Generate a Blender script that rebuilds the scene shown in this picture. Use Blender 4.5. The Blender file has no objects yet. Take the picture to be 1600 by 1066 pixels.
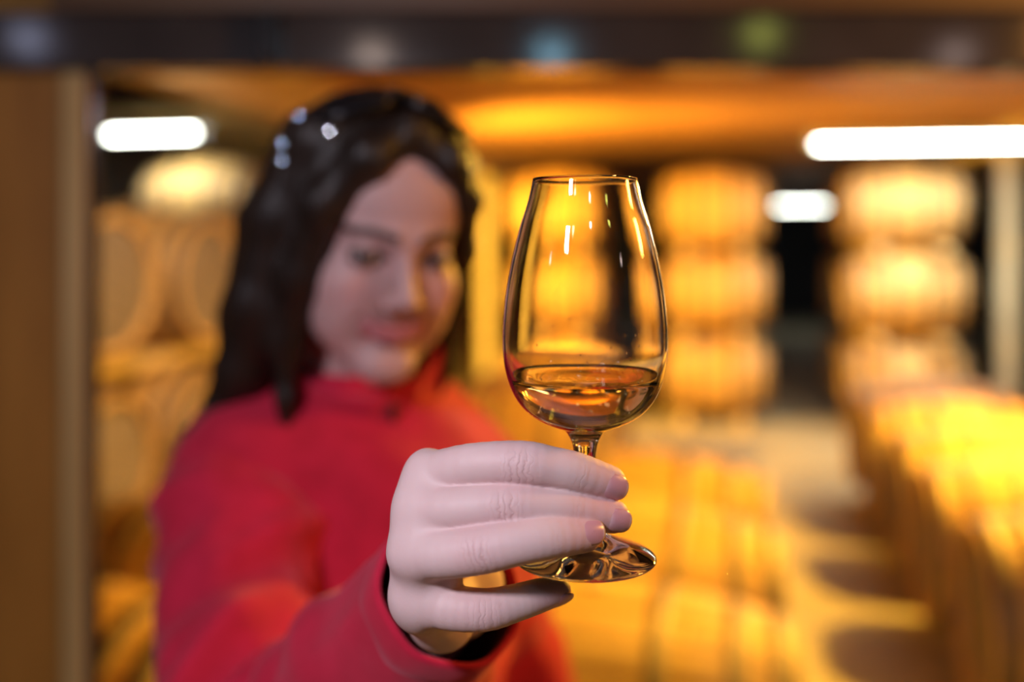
import bpy, bmesh, math, random
import numpy as np
from mathutils import Vector, Matrix, Euler

random.seed(7); rng = np.random.default_rng(7)
scene = bpy.context.scene
COL = scene.collection

# ------------------------------------------------------------------ camera, world, exposure
FPX, HOR, CAMZ = 1500.0, 385.0, 1.5           # focal length in px of a 1600 px wide frame, horizon row, eye height
cam_d = bpy.data.cameras.new('camera'); cam = bpy.data.objects.new('camera', cam_d); COL.objects.link(cam)
cam.location = (0, 0, CAMZ); cam.rotation_euler = (math.pi/2, 0, 0)
cam_d.sensor_width = 36.0; cam_d.lens = 36.0*FPX/1600.0
cam_d.shift_y = -(533.0-HOR)/1600.0
cam_d.clip_start = 0.02; cam_d.clip_end = 100
cam_d.dof.use_dof = True; cam_d.dof.focus_distance = 0.366; cam_d.dof.aperture_fstop = 2.65
scene.camera = cam

world = bpy.data.worlds.new('world'); scene.world = world; world.use_nodes = True
world.node_tree.nodes['Background'].inputs[0].default_value = (0.55, 0.60, 0.75, 1)
world.node_tree.nodes['Background'].inputs[1].default_value = 0.05

scene.view_settings.view_transform = 'Standard'; scene.view_settings.look = 'None'
scene.view_settings.gamma = 1.0; scene.view_settings.use_curve_mapping = False
scene.view_settings.exposure = 0.0
cy = scene.cycles
cy.max_bounces = 16; cy.transmission_bounces = 14; cy.glossy_bounces = 8; cy.diffuse_bounces = 4
cy.transparent_max_bounces = 12; cy.volume_bounces = 1
cy.caustics_reflective = False; cy.caustics_refractive = False
cy.use_denoising = True; cy.sample_clamp_indirect = 6.0

def light(name, kind, loc, energy, color, size=0.1, size_y=None, target=None, spot=None):
    d = bpy.data.lights.new(name, kind); d.energy = energy; d.color = color
    if kind == 'AREA':
        d.size = size
        if size_y: d.shape = 'RECTANGLE'; d.size_y = size_y
    else:
        d.shadow_soft_size = size
    if spot: d.spot_size = spot; d.spot_blend = 0.6
    o = bpy.data.objects.new(name, d); COL.objects.link(o); o.location = loc
    if target is not None:
        o.rotation_euler = (Vector(target)-Vector(loc)).to_track_quat('-Z', 'Y').to_euler()
    return o

# light of the tasting room (behind and beside the photographer)
light('room_lamp_light', 'AREA', (-0.42, -0.26, 1.90), 9.0, (0.92, 0.87, 1.0), 0.09, 0.09, target=(-0.03, 0.45, 1.38))
light('warm_room_light', 'AREA', (1.35, 0.62, 1.95), 13.0, (1.0, 0.42, 0.08), 0.2, 0.2, target=(-0.05, 0.9, 1.3))

# ------------------------------------------------------------------ helpers
def P(x, y, D):                                # point that the photo shows at pixel (x, y), at depth D metres
    return Vector(((x-800.0)/FPX*D, D, CAMZ-(y-HOR)/FPX*D))
TH = math.radians(12.4)
AX = Vector((math.sin(TH), math.cos(TH), 0))   # direction of the cellar aisle
BX = Vector((math.cos(TH), -math.sin(TH), 0))  # across the aisle

def setp(o, label=None, cat=None, group=None, kind=None):
    if label: o['label'] = label
    if cat: o['category'] = cat
    if group: o['group'] = group
    if kind: o['kind'] = kind
    return o

def obj(name, me, mat=None, parent=None, smooth=None):
    o = bpy.data.objects.new(name, me); COL.objects.link(o)
    if mat: 
        me.materials.clear(); me.materials.append(mat)
    if parent: o.parent = parent
    if smooth is not None:
        me.polygons.foreach_set('use_smooth', [smooth]*len(me.polygons))
    return o

def empty(name, loc=(0,0,0), rotz=0.0):
    o = bpy.data.objects.new(name, None); COL.objects.link(o); o.empty_display_size = 0.1
    o.location = loc; o.rotation_euler = (0,0,rotz); return o

def mesh(name, verts, faces):
    me = bpy.data.meshes.new(name); me.from_pydata([tuple(v) for v in verts], [], [tuple(f) for f in faces]); me.update(); return me

def bm_mesh(name, bm):
    me = bpy.data.meshes.new(name); bm.to_mesh(me); bm.free(); return me

def box(name, c, s, bev=0.0, rot=None):
    bm = bmesh.new(); bmesh.ops.create_cube(bm, size=1.0)
    bmesh.ops.scale(bm, vec=s, verts=bm.verts)
    if bev: bmesh.ops.bevel(bm, geom=bm.edges[:], offset=bev, segments=2, affect='EDGES', profile=0.6)
    if rot is not None: bmesh.ops.rotate(bm, cent=(0,0,0), matrix=rot, verts=bm.verts)
    bmesh.ops.translate(bm, vec=c, verts=bm.verts)
    return bm_mesh(name, bm)

def lathe(name, prof, n=64, cap=False, axis='Z'):
    """prof: list of (r, z).  r == 0 makes a pole."""
    verts, faces, rings = [], [], []
    for r, z in prof:
        if r < 1e-7:
            verts.append((0,0,z)); rings.append([len(verts)-1])
        else:
            i0 = len(verts)
            for k in range(n):
                a = 2*math.pi*k/n; verts.append((r*math.cos(a), r*math.sin(a), z))
            rings.append(list(range(i0, i0+n)))
    for A, B in zip(rings[:-1], rings[1:]):
        for k in range(n):
            k2 = (k+1) % n
            if len(A) == 1 and len(B) == 1: continue
            if len(A) == 1: faces.append((A[0], B[k2], B[k]))
            elif len(B) == 1: faces.append((A[k], A[k2], B[0]))
            else: faces.append((A[k], A[k2], B[k2], B[k]))
    if axis == 'X': verts = [(v[2], v[0], v[1]) for v in verts]
    return mesh(name, verts, faces)

def tube(name, pts, rad, n=10, cap=True, up=Vector((0,0,1))):
    pts = [Vector(p) for p in pts]
    if not hasattr(rad, '__len__'): rad = [rad]*len(pts)
    verts, faces = [], []
    for i, p in enumerate(pts):
        t = (pts[min(i+1, len(pts)-1)]-pts[max(i-1, 0)]).normalized()
        s = t.cross(up); 
        if s.length < 1e-4: s = t.cross(Vector((1,0,0)))
        s.normalize(); u = s.cross(t)
        for k in range(n):
            a = 2*math.pi*k/n
            verts.append(p+(s*math.cos(a)+u*math.sin(a))*rad[i])
    for i in range(len(pts)-1):
        for k in range(n):
            k2 = (k+1) % n
            faces.append((i*n+k, i*n+k2, (i+1)*n+k2, (i+1)*n+k))
    if cap:
        faces.append(tuple(range(n))[::-1]); faces.append(tuple(range((len(pts)-1)*n, len(pts)*n)))
    return mesh(name, verts, faces)

# ------------------------------------------------------------------ materials
class NT:
    def __init__(s, name):
        s.m = bpy.data.materials.new(name); s.m.use_nodes = True; s.t = s.m.node_tree
        s.b = s.t.nodes['Principled BSDF']; s.out = s.t.nodes['Material Output']
    def n(s, kind, **kw):
        nd = s.t.nodes.new(kind)
        for k, v in kw.items():
            if k.startswith('_'): setattr(nd, k[1:], v)
        return nd
    def l(s, a, b): s.t.links.new(a, b)
    def math(s, op, a, b=None, c=None):
        nd = s.t.nodes.new('ShaderNodeMath'); nd.operation = op
        for i, v in enumerate((a, b, c)):
            if v is None: continue
            if isinstance(v, (int, float)): nd.inputs[i].default_value = v
            else: s.l(v, nd.inputs[i])
        return nd.outputs[0]
    def noise(s, vec, scale, detail=3, rough=0.5):
        nd = s.t.nodes.new('ShaderNodeTexNoise'); nd.inputs['Scale'].default_value = scale
        nd.inputs['Detail'].default_value = detail; nd.inputs['Roughness'].default_value = rough
        if vec is not None: s.l(vec, nd.inputs['Vector'])
        return nd.outputs['Fac']
    def coord(s, which='Object', scale=(1,1,1), rot=(0,0,0)):
        c = s.t.nodes.new('ShaderNodeTexCoord'); mp = s.t.nodes.new('ShaderNodeMapping')
        mp.inputs['Scale'].default_value = scale; mp.inputs['Rotation'].default_value = rot
        s.l(c.outputs[which], mp.inputs['Vector']); return mp.outputs[0]
    def ramp(s, fac, stops):
        nd = s.t.nodes.new('ShaderNodeValToRGB'); cr = nd.color_ramp
        while len(cr.elements) < len(stops): cr.elements.new(0.5)
        for e, (p, c) in zip(cr.elements, stops):
            e.position = p; e.color = (*c, 1) if len(c) == 3 else c
        s.l(fac, nd.inputs[0]); return nd.outputs[0]
    def mix(s, fac, a, b, mode='MIX'):
        nd = s.t.nodes.new('ShaderNodeMix'); nd.data_type = 'RGBA'; nd.blend_type = mode
        for i, v in ((0, fac), (6, a), (7, b)):
            if isinstance(v, (int, float)): nd.inputs[i].default_value = v
            elif isinstance(v, tuple): nd.inputs[i].default_value = (*v, 1) if len(v) == 3 else v
            else: s.l(v, nd.inputs[i])
        return nd.outputs[2]
    def bump(s, h, strength=0.3, dist=0.01, nrm=None):
        nd = s.t.nodes.new('ShaderNodeBump'); nd.inputs['Strength'].default_value = strength
        nd.inputs['Distance'].default_value = dist; s.l(h, nd.inputs['Height'])
        if nrm is not None: s.l(nrm, nd.inputs['Normal'])
        s.l(nd.outputs[0], s.b.inputs['Normal']); return nd.outputs[0]
    def set(s, **kw):
        for k, v in kw.items():
            k = k.replace('_', ' ')
            if isinstance(v, (int, float)): s.b.inputs[k].default_value = v
            elif isinstance(v, tuple): s.b.inputs[k].default_value = (*v, 1) if (len(v) == 3 and s.b.inputs[k].type == 'RGBA') else v
            else: s.l(v, s.b.inputs[k])
        return s

def wood(name, dark, light_, scale=(3, 40, 40), rough=0.6, which='Object', bump=0.25, rand=0.25):
    n = NT(name); v = n.coord(which, scale)
    f = n.noise(v, 1.0, 5, 0.6)
    c = n.ramp(f, [(0.3, dark), (0.7, light_)])
    oi = n.n('ShaderNodeObjectInfo')
    k = n.math('MULTIPLY_ADD', oi.outputs['Random'], rand, 1.0-rand/2)
    hsv = n.n('ShaderNodeHueSaturation'); n.l(c, hsv.inputs['Color']); n.l(k, hsv.inputs['Value'])
    n.set(Base_Color=hsv.outputs[0], Roughness=rough); n.bump(f, bump, 0.004)
    return n.m

def plain(name, c, rough=0.5, metal=0.0, var=0.15, scale=12, bump=0.0, spec=None):
    n = NT(name); v = n.coord('Object'); f = n.noise(v, scale, 4, 0.6)
    d = tuple(x*(1-var) for x in c); e = tuple(min(1, x*(1+var)) for x in c)
    n.set(Base_Color=n.ramp(f, [(0.3, d), (0.7, e)]), Roughness=rough, Metallic=metal)
    if spec is not None: n.set(Specular_IOR_Level=spec)
    if bump: n.bump(f, bump, 0.003)
    return n.m

def emit(name, c, strength):
    n = NT(name); n.set(Base_Color=(0.8,0.8,0.8), Emission_Color=c, Emission_Strength=strength, Roughness=0.4); return n.m

M = {}
M['oak'] = wood('oak_staves', (0.40,0.22,0.075), (0.66,0.41,0.14), (2.5, 26, 26), 0.55, rand=0.3)
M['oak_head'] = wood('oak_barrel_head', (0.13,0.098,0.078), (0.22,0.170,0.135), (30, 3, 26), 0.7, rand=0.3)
M['hoop'] = plain('rusty_hoop_iron', (0.20,0.15,0.11), 0.55, 0.6, 0.35, 9, 0.2)
M['bung'] = plain('pale_bung', (0.55,0.42,0.25), 0.8)
M['rail'] = wood('pale_rack_timber', (0.52,0.36,0.17), (0.75,0.56,0.30), (4, 30, 30), 0.7)
M['post'] = wood('cream_timber', (0.78,0.66,0.45), (0.88,0.77,0.56), (30, 30, 3), 0.6)
M['beam'] = wood('cream_beam', (0.62,0.47,0.27), (0.78,0.62,0.39), (20, 3, 20), 0.6)
M['plank'] = wood('ceiling_plank', (0.42,0.20,0.070), (0.62,0.32,0.13), (2, 24, 24), 0.55, rand=0.35)
M['greyceil'] = plain('grey_ceiling_paint', (0.52,0.58,0.62), 0.8, 0, 0.12, 3)
M['panel'] = wood('brown_wood_panel', (0.27,0.12,0.017), (0.43,0.21,0.038), (9, 9, 1.6), 0.5, rand=0)
M['jamb'] = wood('tan_window_jamb', (0.40,0.28,0.11), (0.52,0.38,0.17), (30, 30, 2.5), 0.5)
M['darkframe'] = plain('dark_painted_steel', (0.046,0.040,0.040), 0.11, 0.0, 0.25, 4)
M['brownboard'] = wood('brown_header_board', (0.065,0.034,0.015), (0.10,0.056,0.024), (2.5, 30, 30), 0.5)
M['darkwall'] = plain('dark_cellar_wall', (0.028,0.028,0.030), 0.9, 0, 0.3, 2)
M['white'] = plain('white_enamel', (0.75,0.76,0.74), 0.4)
M['tube'] = emit('fluorescent_tube_glow', (0.98,1.0,0.90), 34.0)
M['warm'] = emit('warm_bulb_glow', (1.0,0.55,0.15), 12.0)
M['black'] = plain('black_plastic', (0.012,0.012,0.014), 0.18, 0, 0.2, 20)

# floor: worn concrete with a faint slab pattern
n = NT('cellar_concrete'); v = n.coord('Object'); f = n.noise(v, 1.3, 6, 0.65); g = n.noise(v, 18, 4, 0.6)
c = n.ramp(f, [(0.3, (0.20,0.165,0.11)), (0.7, (0.42,0.36,0.25))]); c = n.mix(0.25, c, n.ramp(g, [(0.35,(0.12,0.10,0.07)),(0.65,(0.5,0.45,0.35))]))
n.set(Base_Color=c, Roughness=n.math('MULTIPLY_ADD', f, 0.3, 0.6)); n.bump(g, 0.2, 0.004); M['floor'] = n.m

# thin window pane: clear with fresnel reflection
n = NT('window_glass'); tr = n.n('ShaderNodeBsdfTransparent'); gl = n.n('ShaderNodeBsdfGlossy'); gl.inputs['Roughness'].default_value = 0.02
tr.inputs[0].default_value = (0.97,0.98,0.97,1)
fr = n.n('ShaderNodeFresnel'); fr.inputs[0].default_value = 1.3; mx = n.n('ShaderNodeMixShader')
n.l(fr.outputs[0], mx.inputs[0]); n.l(tr.outputs[0], mx.inputs[1]); n.l(gl.outputs[0], mx.inputs[2]); n.l(mx.outputs[0], n.out.inputs[0]); M['pane'] = n.m

# tasting glass and drink
n = NT('clear_crystal'); n.set(Base_Color=(1,1,1), Roughness=0.0, IOR=1.5, Transmission_Weight=1.0); M['glass'] = n.m
n = NT('amber_spirit'); n.set(Base_Color=(1,1,1), Roughness=0.0, IOR=1.36, Transmission_Weight=1.0)
ab = n.n('ShaderNodeVolumeAbsorption'); ab.inputs[0].default_value = (0.97,0.70,0.08,1); ab.inputs[1].default_value = 28.0
n.l(ab.outputs[0], n.out.inputs['Volume']); M['spirit'] = n.m

# skin: colour from a tint attribute, knuckle creases as fine relief
n = NT('skin'); at = n.n('ShaderNodeAttribute'); at.attribute_name = 'tint'
cr = n.n('ShaderNodeAttribute'); cr.attribute_name = 'crease'
v = n.coord('Object'); mot = n.noise(v, 70, 4, 0.6)
base = n.mix(n.math('MULTIPLY', mot, 0.5), at.outputs['Color'], n.mix(1.0, at.outputs['Color'], (1.0,0.80,0.80), 'MULTIPLY'))
sx = n.n('ShaderNodeSeparateXYZ'); n.l(cr.outputs['Vector'], sx.inputs[0])
wob = n.math('MULTIPLY_ADD', n.noise(v, 330, 3, 0.55), 7.0, n.math('MULTIPLY', n.noise(v, 120, 1), 8.0))
ph = n.math('ADD', n.math('MULTIPLY', sx.outputs[0], 1.7), wob)
lines = n.math('POWER', n.math('ABSOLUTE', n.math('SINE', n.math('MULTIPLY', ph, 0.8))), 0.35)
lines = n.math('SUBTRACT', 1.0, lines)
hgt = n.math('MULTIPLY', lines, n.math('MULTIPLY', sx.outputs[2], -1.0))
pores = n.math('MULTIPLY', n.noise(v, 900, 3, 0.6), 0.10)
bmp = n.bump(n.math('ADD', hgt, pores), 0.45, 0.0009)
crc = n.math('MULTIPLY', n.math('MULTIPLY', lines, sx.outputs[2]), 0.55)
base = n.mix(crc, base, n.mix(1.0, base, (0.72,0.48,0.46), 'MULTIPLY'))
n.set(Base_Color=base, Roughness=0.55, Subsurface_Weight=0.15, Subsurface_Scale=0.004, Specular_IOR_Level=0.33)
n.b.inputs['Subsurface Radius'].default_value = (1.0,0.35,0.2); M['skin'] = n.m

n = NT('fingernail'); at = n.n('ShaderNodeAttribute'); at.attribute_name = 'tint'
n.set(Base_Color=at.outputs['Color'], Roughness=0.30, Coat_Weight=0.1); M['nail'] = n.m

# red fleece-like softshell
n = NT('red_softshell'); v = n.coord('Object'); a = n.noise(v, 900, 2, 0.5); b = n.noise(v, 25, 4, 0.6)
n.set(Base_Color=n.ramp(b, [(0.3,(0.38,0.007,0.028)), (0.7,(0.53,0.012,0.046))]), Roughness=0.85, Sheen_Weight=0.25, Sheen_Tint=(1.0,0.5,0.6), Specular_IOR_Level=0.2)
n.bump(n.math('ADD', n.math('MULTIPLY', a, 0.25), b), 0.25, 0.002); M['red'] = n.m
n = NT('dark_red_lining'); v = n.coord('Object'); a = n.noise(v, 300, 2)
n.set(Base_Color=n.ramp(a, [(0.3,(0.05,0.004,0.008)),(0.7,(0.085,0.007,0.012))]), Roughness=0.9); M['lining'] = n.m
n = NT('dark_brown_hair'); v = n.coord('Object', (220, 220, 9)); a = n.noise(v, 1.0, 4, 0.6)
n.set(Base_Color=n.ramp(a, [(0.3,(0.007,0.004,0.003)),(0.75,(0.026,0.014,0.010))]), Roughness=0.42, Specular_IOR_Level=0.35); n.bump(a, 0.6, 0.004); M['hair'] = n.m
M['denim'] = plain('dark_blue_denim', (0.03,0.045,0.09), 0.9, 0, 0.3, 120, 0.2)
M['shoe'] = plain('dark_shoe_leather', (0.02,0.017,0.015), 0.5)
M['lens'] = plain('dark_sunglass_lens', (0.006,0.007,0.010), 0.03, 0, 0.1, 5)
M['steel'] = plain('brushed_steel', (0.55,0.55,0.56), 0.3, 1.0, 0.1, 30)

# eye: white ball with iris and pupil about local +Y
n = NT('eye_ball'); tc = n.n('ShaderNodeTexCoord'); sp = n.n('ShaderNodeSeparateXYZ'); n.l(tc.outputs['Object'], sp.inputs[0])
rr = n.math('SQRT', n.math('ADD', n.math('POWER', sp.outputs[0], 2.0), n.math('POWER', sp.outputs[2], 2.0)))
front = n.math('GREATER_THAN', sp.outputs[1], 0.0)
iris = n.math('MULTIPLY', n.math('LESS_THAN', rr, 0.0064), front); pup = n.math('MULTIPLY', n.math('LESS_THAN', rr, 0.0026), front)
c = n.mix(iris, (0.42,0.37,0.36), (0.03,0.02,0.015)); c = n.mix(pup, c, (0.003,0.003,0.003))
n.set(Base_Color=c, Roughness=0.12); M['eye'] = n.m

# ------------------------------------------------------------------ implicit surfaces
def smin(a, b, k):
    h = np.maximum(k-np.abs(a-b), 0.0)/k
    return np.minimum(a, b)-h*h*k*0.25
def smax(a, b, k): return -smin(-a, -b, k)
def seg(p, a, b, ra, rb):
    a = np.asarray(a, np.float32); b = np.asarray(b, np.float32); d = b-a
    t = np.clip(((p-a) @ d)/float(d @ d), 0, 1)
    q = p-a-t[:, None]*d
    return np.sqrt((q*q).sum(1))-(ra+(rb-ra)*t)
def chain(p, pts, k):
    f = None
    for (a, ra), (b, rb) in zip(pts[:-1], pts[1:]):
        g = seg(p, a, b, ra, rb); f = g if f is None else smin(f, g, k)
    return f
def ell(p, c, r):
    q = (p-np.asarray(c, np.float32))/np.asarray(r, np.float32)
    k0 = np.sqrt((q*q).sum(1)); k1 = np.sqrt(((q/np.asarray(r, np.float32))**2).sum(1))+1e-9
    return k0*(k0-1.0)/k1
def sph(p, c, r):
    q = p-np.asarray(c, np.float32); return np.sqrt((q*q).sum(1))-r

def surface_nets(fn, lo, hi, h):
    lo = np.asarray(lo, np.float32); n = np.ceil((np.asarray(hi)-lo)/h).astype(int)+1
    ax = [lo[i]+h*np.arange(n[i], dtype=np.float32) for i in range(3)]
    B = 8; nb = -(-n//B); sgn = np.empty(nb, bool)
    bc = np.stack(np.meshgrid(*[lo[i]+h*(np.arange(nb[i], dtype=np.float32)*B+(B-1)/2) for i in range(3)], indexing='ij'), -1).reshape(-1, 3).astype(np.float32)
    fb = np.concatenate([fn(bc[i:i+200000]) for i in range(0, len(bc), 200000)])
    G = np.repeat(np.repeat(np.repeat(fb.reshape(nb), B, 0), B, 1), B, 2).astype(np.float32)
    near = np.argwhere((np.abs(fb) < h*B*1.5).reshape(nb))
    off = np.stack(np.meshgrid(*[np.arange(B)]*3, indexing='ij'), -1).reshape(-1, 3)
    for i in range(0, len(near), 600):
        ii = (near[i:i+600, None, :]*B+off[None]).reshape(-1, 3)
        G[tuple(ii.T)] = fn((lo+h*ii).astype(np.float32))
    F = G[:n[0], :n[1], :n[2]]
    S = F < 0
    corners = [(i, j, k) for i in (0,1) for j in (0,1) for k in (0,1)]
    cs = sum(S[i:n[0]-1+i, j:n[1]-1+j, k:n[2]-1+k].astype(np.int8) for i, j, k in corners)
    act = np.argwhere((cs > 0) & (cs < 8)); idx = -np.ones(tuple(n-1), np.int64); idx[tuple(act.T)] = np.arange(len(act))
    acc = np.zeros((len(act), 3)); cnt = np.zeros(len(act))
    for a in corners:
        for d in range(3):
            if a[d]: continue
            b = list(a); b[d] = 1
            fa = F[tuple((act+a).T)]; fb = F[tuple((act+b).T)]; m = (fa < 0) != (fb < 0)
            t = np.where(m, fa/np.where(m, fa-fb, 1), 0)
            q = np.tile(np.asarray(a, float), (len(act), 1)); q[:, d] = t
            acc[m] += q[m]; cnt[m] += 1
    V = lo+h*(act+acc/cnt[:, None])
    faces = []
    for d in range(3):
        u, w = (d+1) % 3, (d+2) % 3
        sl0 = [slice(None)]*3; sl1 = [slice(None)]*3; sl0[d] = slice(0, n[d]-1); sl1[d] = slice(1, n[d])
        A, B = S[tuple(sl0)], S[tuple(sl1)]
        e = np.argwhere(A != B); e = e[(e[:, u] > 0) & (e[:, w] > 0) & (e[:, u] < n[u]-1) & (e[:, w] < n[w]-1)]
        fl = A[tuple(e.T)]
        q = []
        for du, dw in ((-1,-1),(0,-1),(0,0),(-1,0)):
            c = e.copy(); c[:, u] += du; c[:, w] += dw; q.append(idx[tuple(c.T)])
        q = np.stack(q, 1); q = np.where(fl[:, None], q, q[:, ::-1]); faces.append(q)
    return V, np.concatenate(faces)

def fast_mesh(name, V, Fc):
    me = bpy.data.meshes.new(name); me.from_pydata(np.asarray(V).tolist(), [], np.asarray(Fc).tolist()); me.update(); return me

def grad(fn, V, e):
    V = V.astype(np.float32); g = np.empty_like(V)
    for i in range(3):
        d = np.zeros(3, np.float32); d[i] = e; g[:, i] = fn(V+d)-fn(V-d)
    return g/(np.linalg.norm(g, axis=1, keepdims=True)+1e-9)

# ------------------------------------------------------------------ setting
WY = 1.46                                     # plane of the glass partition
def quad_box(name, x0, x1, y0, y1, z0, z1, mat, bev=0.0, parent=None, kind='structure'):
    me = box(name, ((x0+x1)/2, (y0+y1)/2, (z0+z1)/2), (x1-x0, y1-y0, z1-z0), bev)
    o = obj(name, me, mat, parent)
    if kind and not parent: o['kind'] = kind
    return o
quad_box('floor', -8, 12, -3.0, 22, -0.12, 0.0, M['floor'])
quad_box('ceiling', -4, 4, -3.0, WY+0.1, 2.75, 2.85, M['brownboard'])
# glass partition and the wall it sits in
quad_box('wall_left', -4.0, -0.6755, WY-0.015, WY+0.03, 0.0, 2.75, M['panel'])
quad_box('trim_1', -0.6755, -0.6415, WY-0.02, WY+0.012, 0.0, 1.763, M['jamb'], 0.003)
quad_box('shadow_gap_strip', -0.6415, -0.631, WY-0.010, WY+0.012, 0.0, 1.763, M['darkframe'], 0.001)  # dark strip standing in for the shadow gap beside the jamb
lint = quad_box('trim_3', -0.90, 4.0, WY-0.045, WY+0.015, 1.763, 1.845, M['darkframe'], 0.002)
obj('bracket', box('bracket', (P(422,70,WY-0.06).x, WY-0.058, 1.806), (0.030, 0.024, 0.075), 0.003), M['black'], lint)
quad_box('trim_4', -0.6755, 4.0, WY-0.06, WY+0.03, 1.845, 2.75, M['brownboard'], 0.003)
quad_box('window_1', -0.631, 4.0, WY+0.000, WY+0.008, 0.02, 1.763, M['pane'])
# cellar shell
def cellar(u, w, z=0.0):                      # u across the aisle, w along the aisle
    p = BX*u+AX*w; return Vector((p.x, p.y, z))
ROTC = Matrix.Rotation(-TH, 3, 'Z')
def cbox(name, u0, u1, w0, w1, z0, z1, bev=0.0):
    return box(name, cellar((u0+u1)/2, (w0+w1)/2, (z0+z1)/2), (u1-u0, w1-w0, z1-z0), bev, ROTC)
BU = BX.dot(Vector((-1.33, 5.0, 0)))          # lateral position of the cream longitudinal beam
CEZ = 2.46
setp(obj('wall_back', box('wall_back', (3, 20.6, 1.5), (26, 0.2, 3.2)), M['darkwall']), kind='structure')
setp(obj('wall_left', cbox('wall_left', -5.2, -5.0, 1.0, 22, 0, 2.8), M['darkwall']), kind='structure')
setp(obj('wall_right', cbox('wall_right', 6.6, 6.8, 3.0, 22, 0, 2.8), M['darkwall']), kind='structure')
ce = setp(obj('ceiling', cbox('ceiling', BU, 7.0, 1.9, 22, CEZ+0.03, CEZ+0.12), M['brownboard']), kind='structure')
ce2 = setp(obj('ceiling', cbox('ceiling', -5.2, BU, 1.9, 22, CEZ, CEZ+0.12), M['greyceil']), kind='structure')
pk = cbox('plank', BU+0.08, 6.6, 0, 0.232, CEZ, CEZ+0.028, 0.003)
pk.transform(Matrix.Translation(-cellar((BU+6.68)/2, 0.116, CEZ+0.014))); pk.transform(ROTC.inverted().to_4x4())
pk.materials.append(M['plank'])
for i in range(64):
    o = bpy.data.objects.new('plank', pk); COL.objects.link(o); o.parent = ce
    o.location = cellar((BU+6.68)/2, 2.3+0.24*i, CEZ+0.014+random.uniform(-0.004, 0.0)); o.rotation_euler = (0, 0, -TH)

beam = obj('ceiling_beam', cbox('ceiling_beam', BU-0.09, BU+0.09, 2.2, 14.0, 2.20, 2.46, 0.006), M['beam'])
setp(beam, 'long cream timber beam under the ceiling above the posts', 'beam')
xb = obj('ceiling_beam', cbox('ceiling_beam', -4.9, BU-0.09, 4.55, 4.75, 2.26, 2.46, 0.006), M['darkwall'])
setp(xb, 'dark cross beam under the grey ceiling at the left', 'beam')

def post(px, D, label, top):
    p = P(px, 0, D)
    e = empty('timber_post', (p.x, p.y, 0), -TH); setp(e, label, 'post', 'timber posts of the cellar')
    obj('shaft', box('shaft', (0,0,(top-0.06)/2+0.03), (0.13,0.13,top-0.06), 0.008), M['post'], e)
    obj('base_plate', box('base_plate', (0,0,0.015), (0.20,0.20,0.03), 0.003), M['hoop'], e)
    obj('cap', box('cap', (0,0,top-0.015), (0.20,0.16,0.03), 0.003), M['post'], e)
wpost = 9.15
q = cellar(BU, 9.6); post(800+1500*q.x/q.y, q.y, 'cream timber post just right of the woman under the long beam', 2.20)
post(1572, 7.9, 'cream timber post at the right edge behind the barrel row', 2.30)
cb = P(1572, 0, 7.9); uu = BX.dot(cb)
setp(obj('ceiling_beam', cbox('ceiling_beam', uu-0.08, uu+0.08, 6.9, 12.0, 2.30, 2.46, 0.006), M['beam']), 'short cream beam on top of the post at the right edge', 'beam')

# ------------------------------------------------------------------ lamps of the cellar
def fluo(a, b, label, z, strength_light):
    a = Vector(a); b = Vector(b); c = (a+b)/2; L = (b-a).length; ang = math.atan2(b.y-a.y, b.x-a.x)
    e = empty('fluorescent_lamp', (c.x, c.y, z), ang); setp(e, label, 'lamp', 'fluorescent ceiling lamps')
    t = obj('tube', lathe('tube', [(0,-L/2),(0.012,-L/2+0.001),(0.016,-L/2+0.03),(0.016,L/2-0.03),(0.012,L/2-0.001),(0,L/2)], 16, axis='X'), M['tube'], e, True)
    hs = [(-0.075,0.004),(-0.035,0.055),(0.035,0.055),(0.075,0.004),(0.078,0.008),(0.038,0.062),(-0.038,0.062),(-0.078,0.008)]
    v = [(x, y, z2) for x in (-L/2-0.04, L/2+0.04) for y, z2 in hs]; f = [(k, (k+1) % 8, 8+(k+1) % 8, 8+k) for k in range(8)]+[tuple(range(8))[::-1], tuple(range(8,16))]
    obj('reflector', mesh('reflector', v, f), M['white'], e)
    for s in (-1, 1):
        obj('end_cap', box('end_cap', (s*(L/2+0.015),0,0.016), (0.03,0.045,0.075), 0.004), M['white'], e)
        zt = CEZ-z
        obj('hanger', tube('hanger', [(s*L*0.35,0,0.05),(s*L*0.35,0,zt)], 0.006, 8), M['steel'], e)
    lt = light('fluorescent_light', 'AREA', (c.x, c.y, z-0.025), strength_light, (0.98,1.0,0.84), L*0.95, 0.03); lt.rotation_euler = (0,0,ang); 
    return e
fluo(P(172,209,6.9), P(306,209,6.75), 'bright fluorescent lamp at the far left above the barrel rack', 2.30, 10)
fluo(P(1276,225,7.0), P(1640,225,6.75), 'longest bright fluorescent lamp at the upper right', 2.245, 62)
fluo(P(1214,323,16.6), P(1298,323,16.4), 'small far fluorescent lamp over the dark alley', 2.20, 4)

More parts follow.
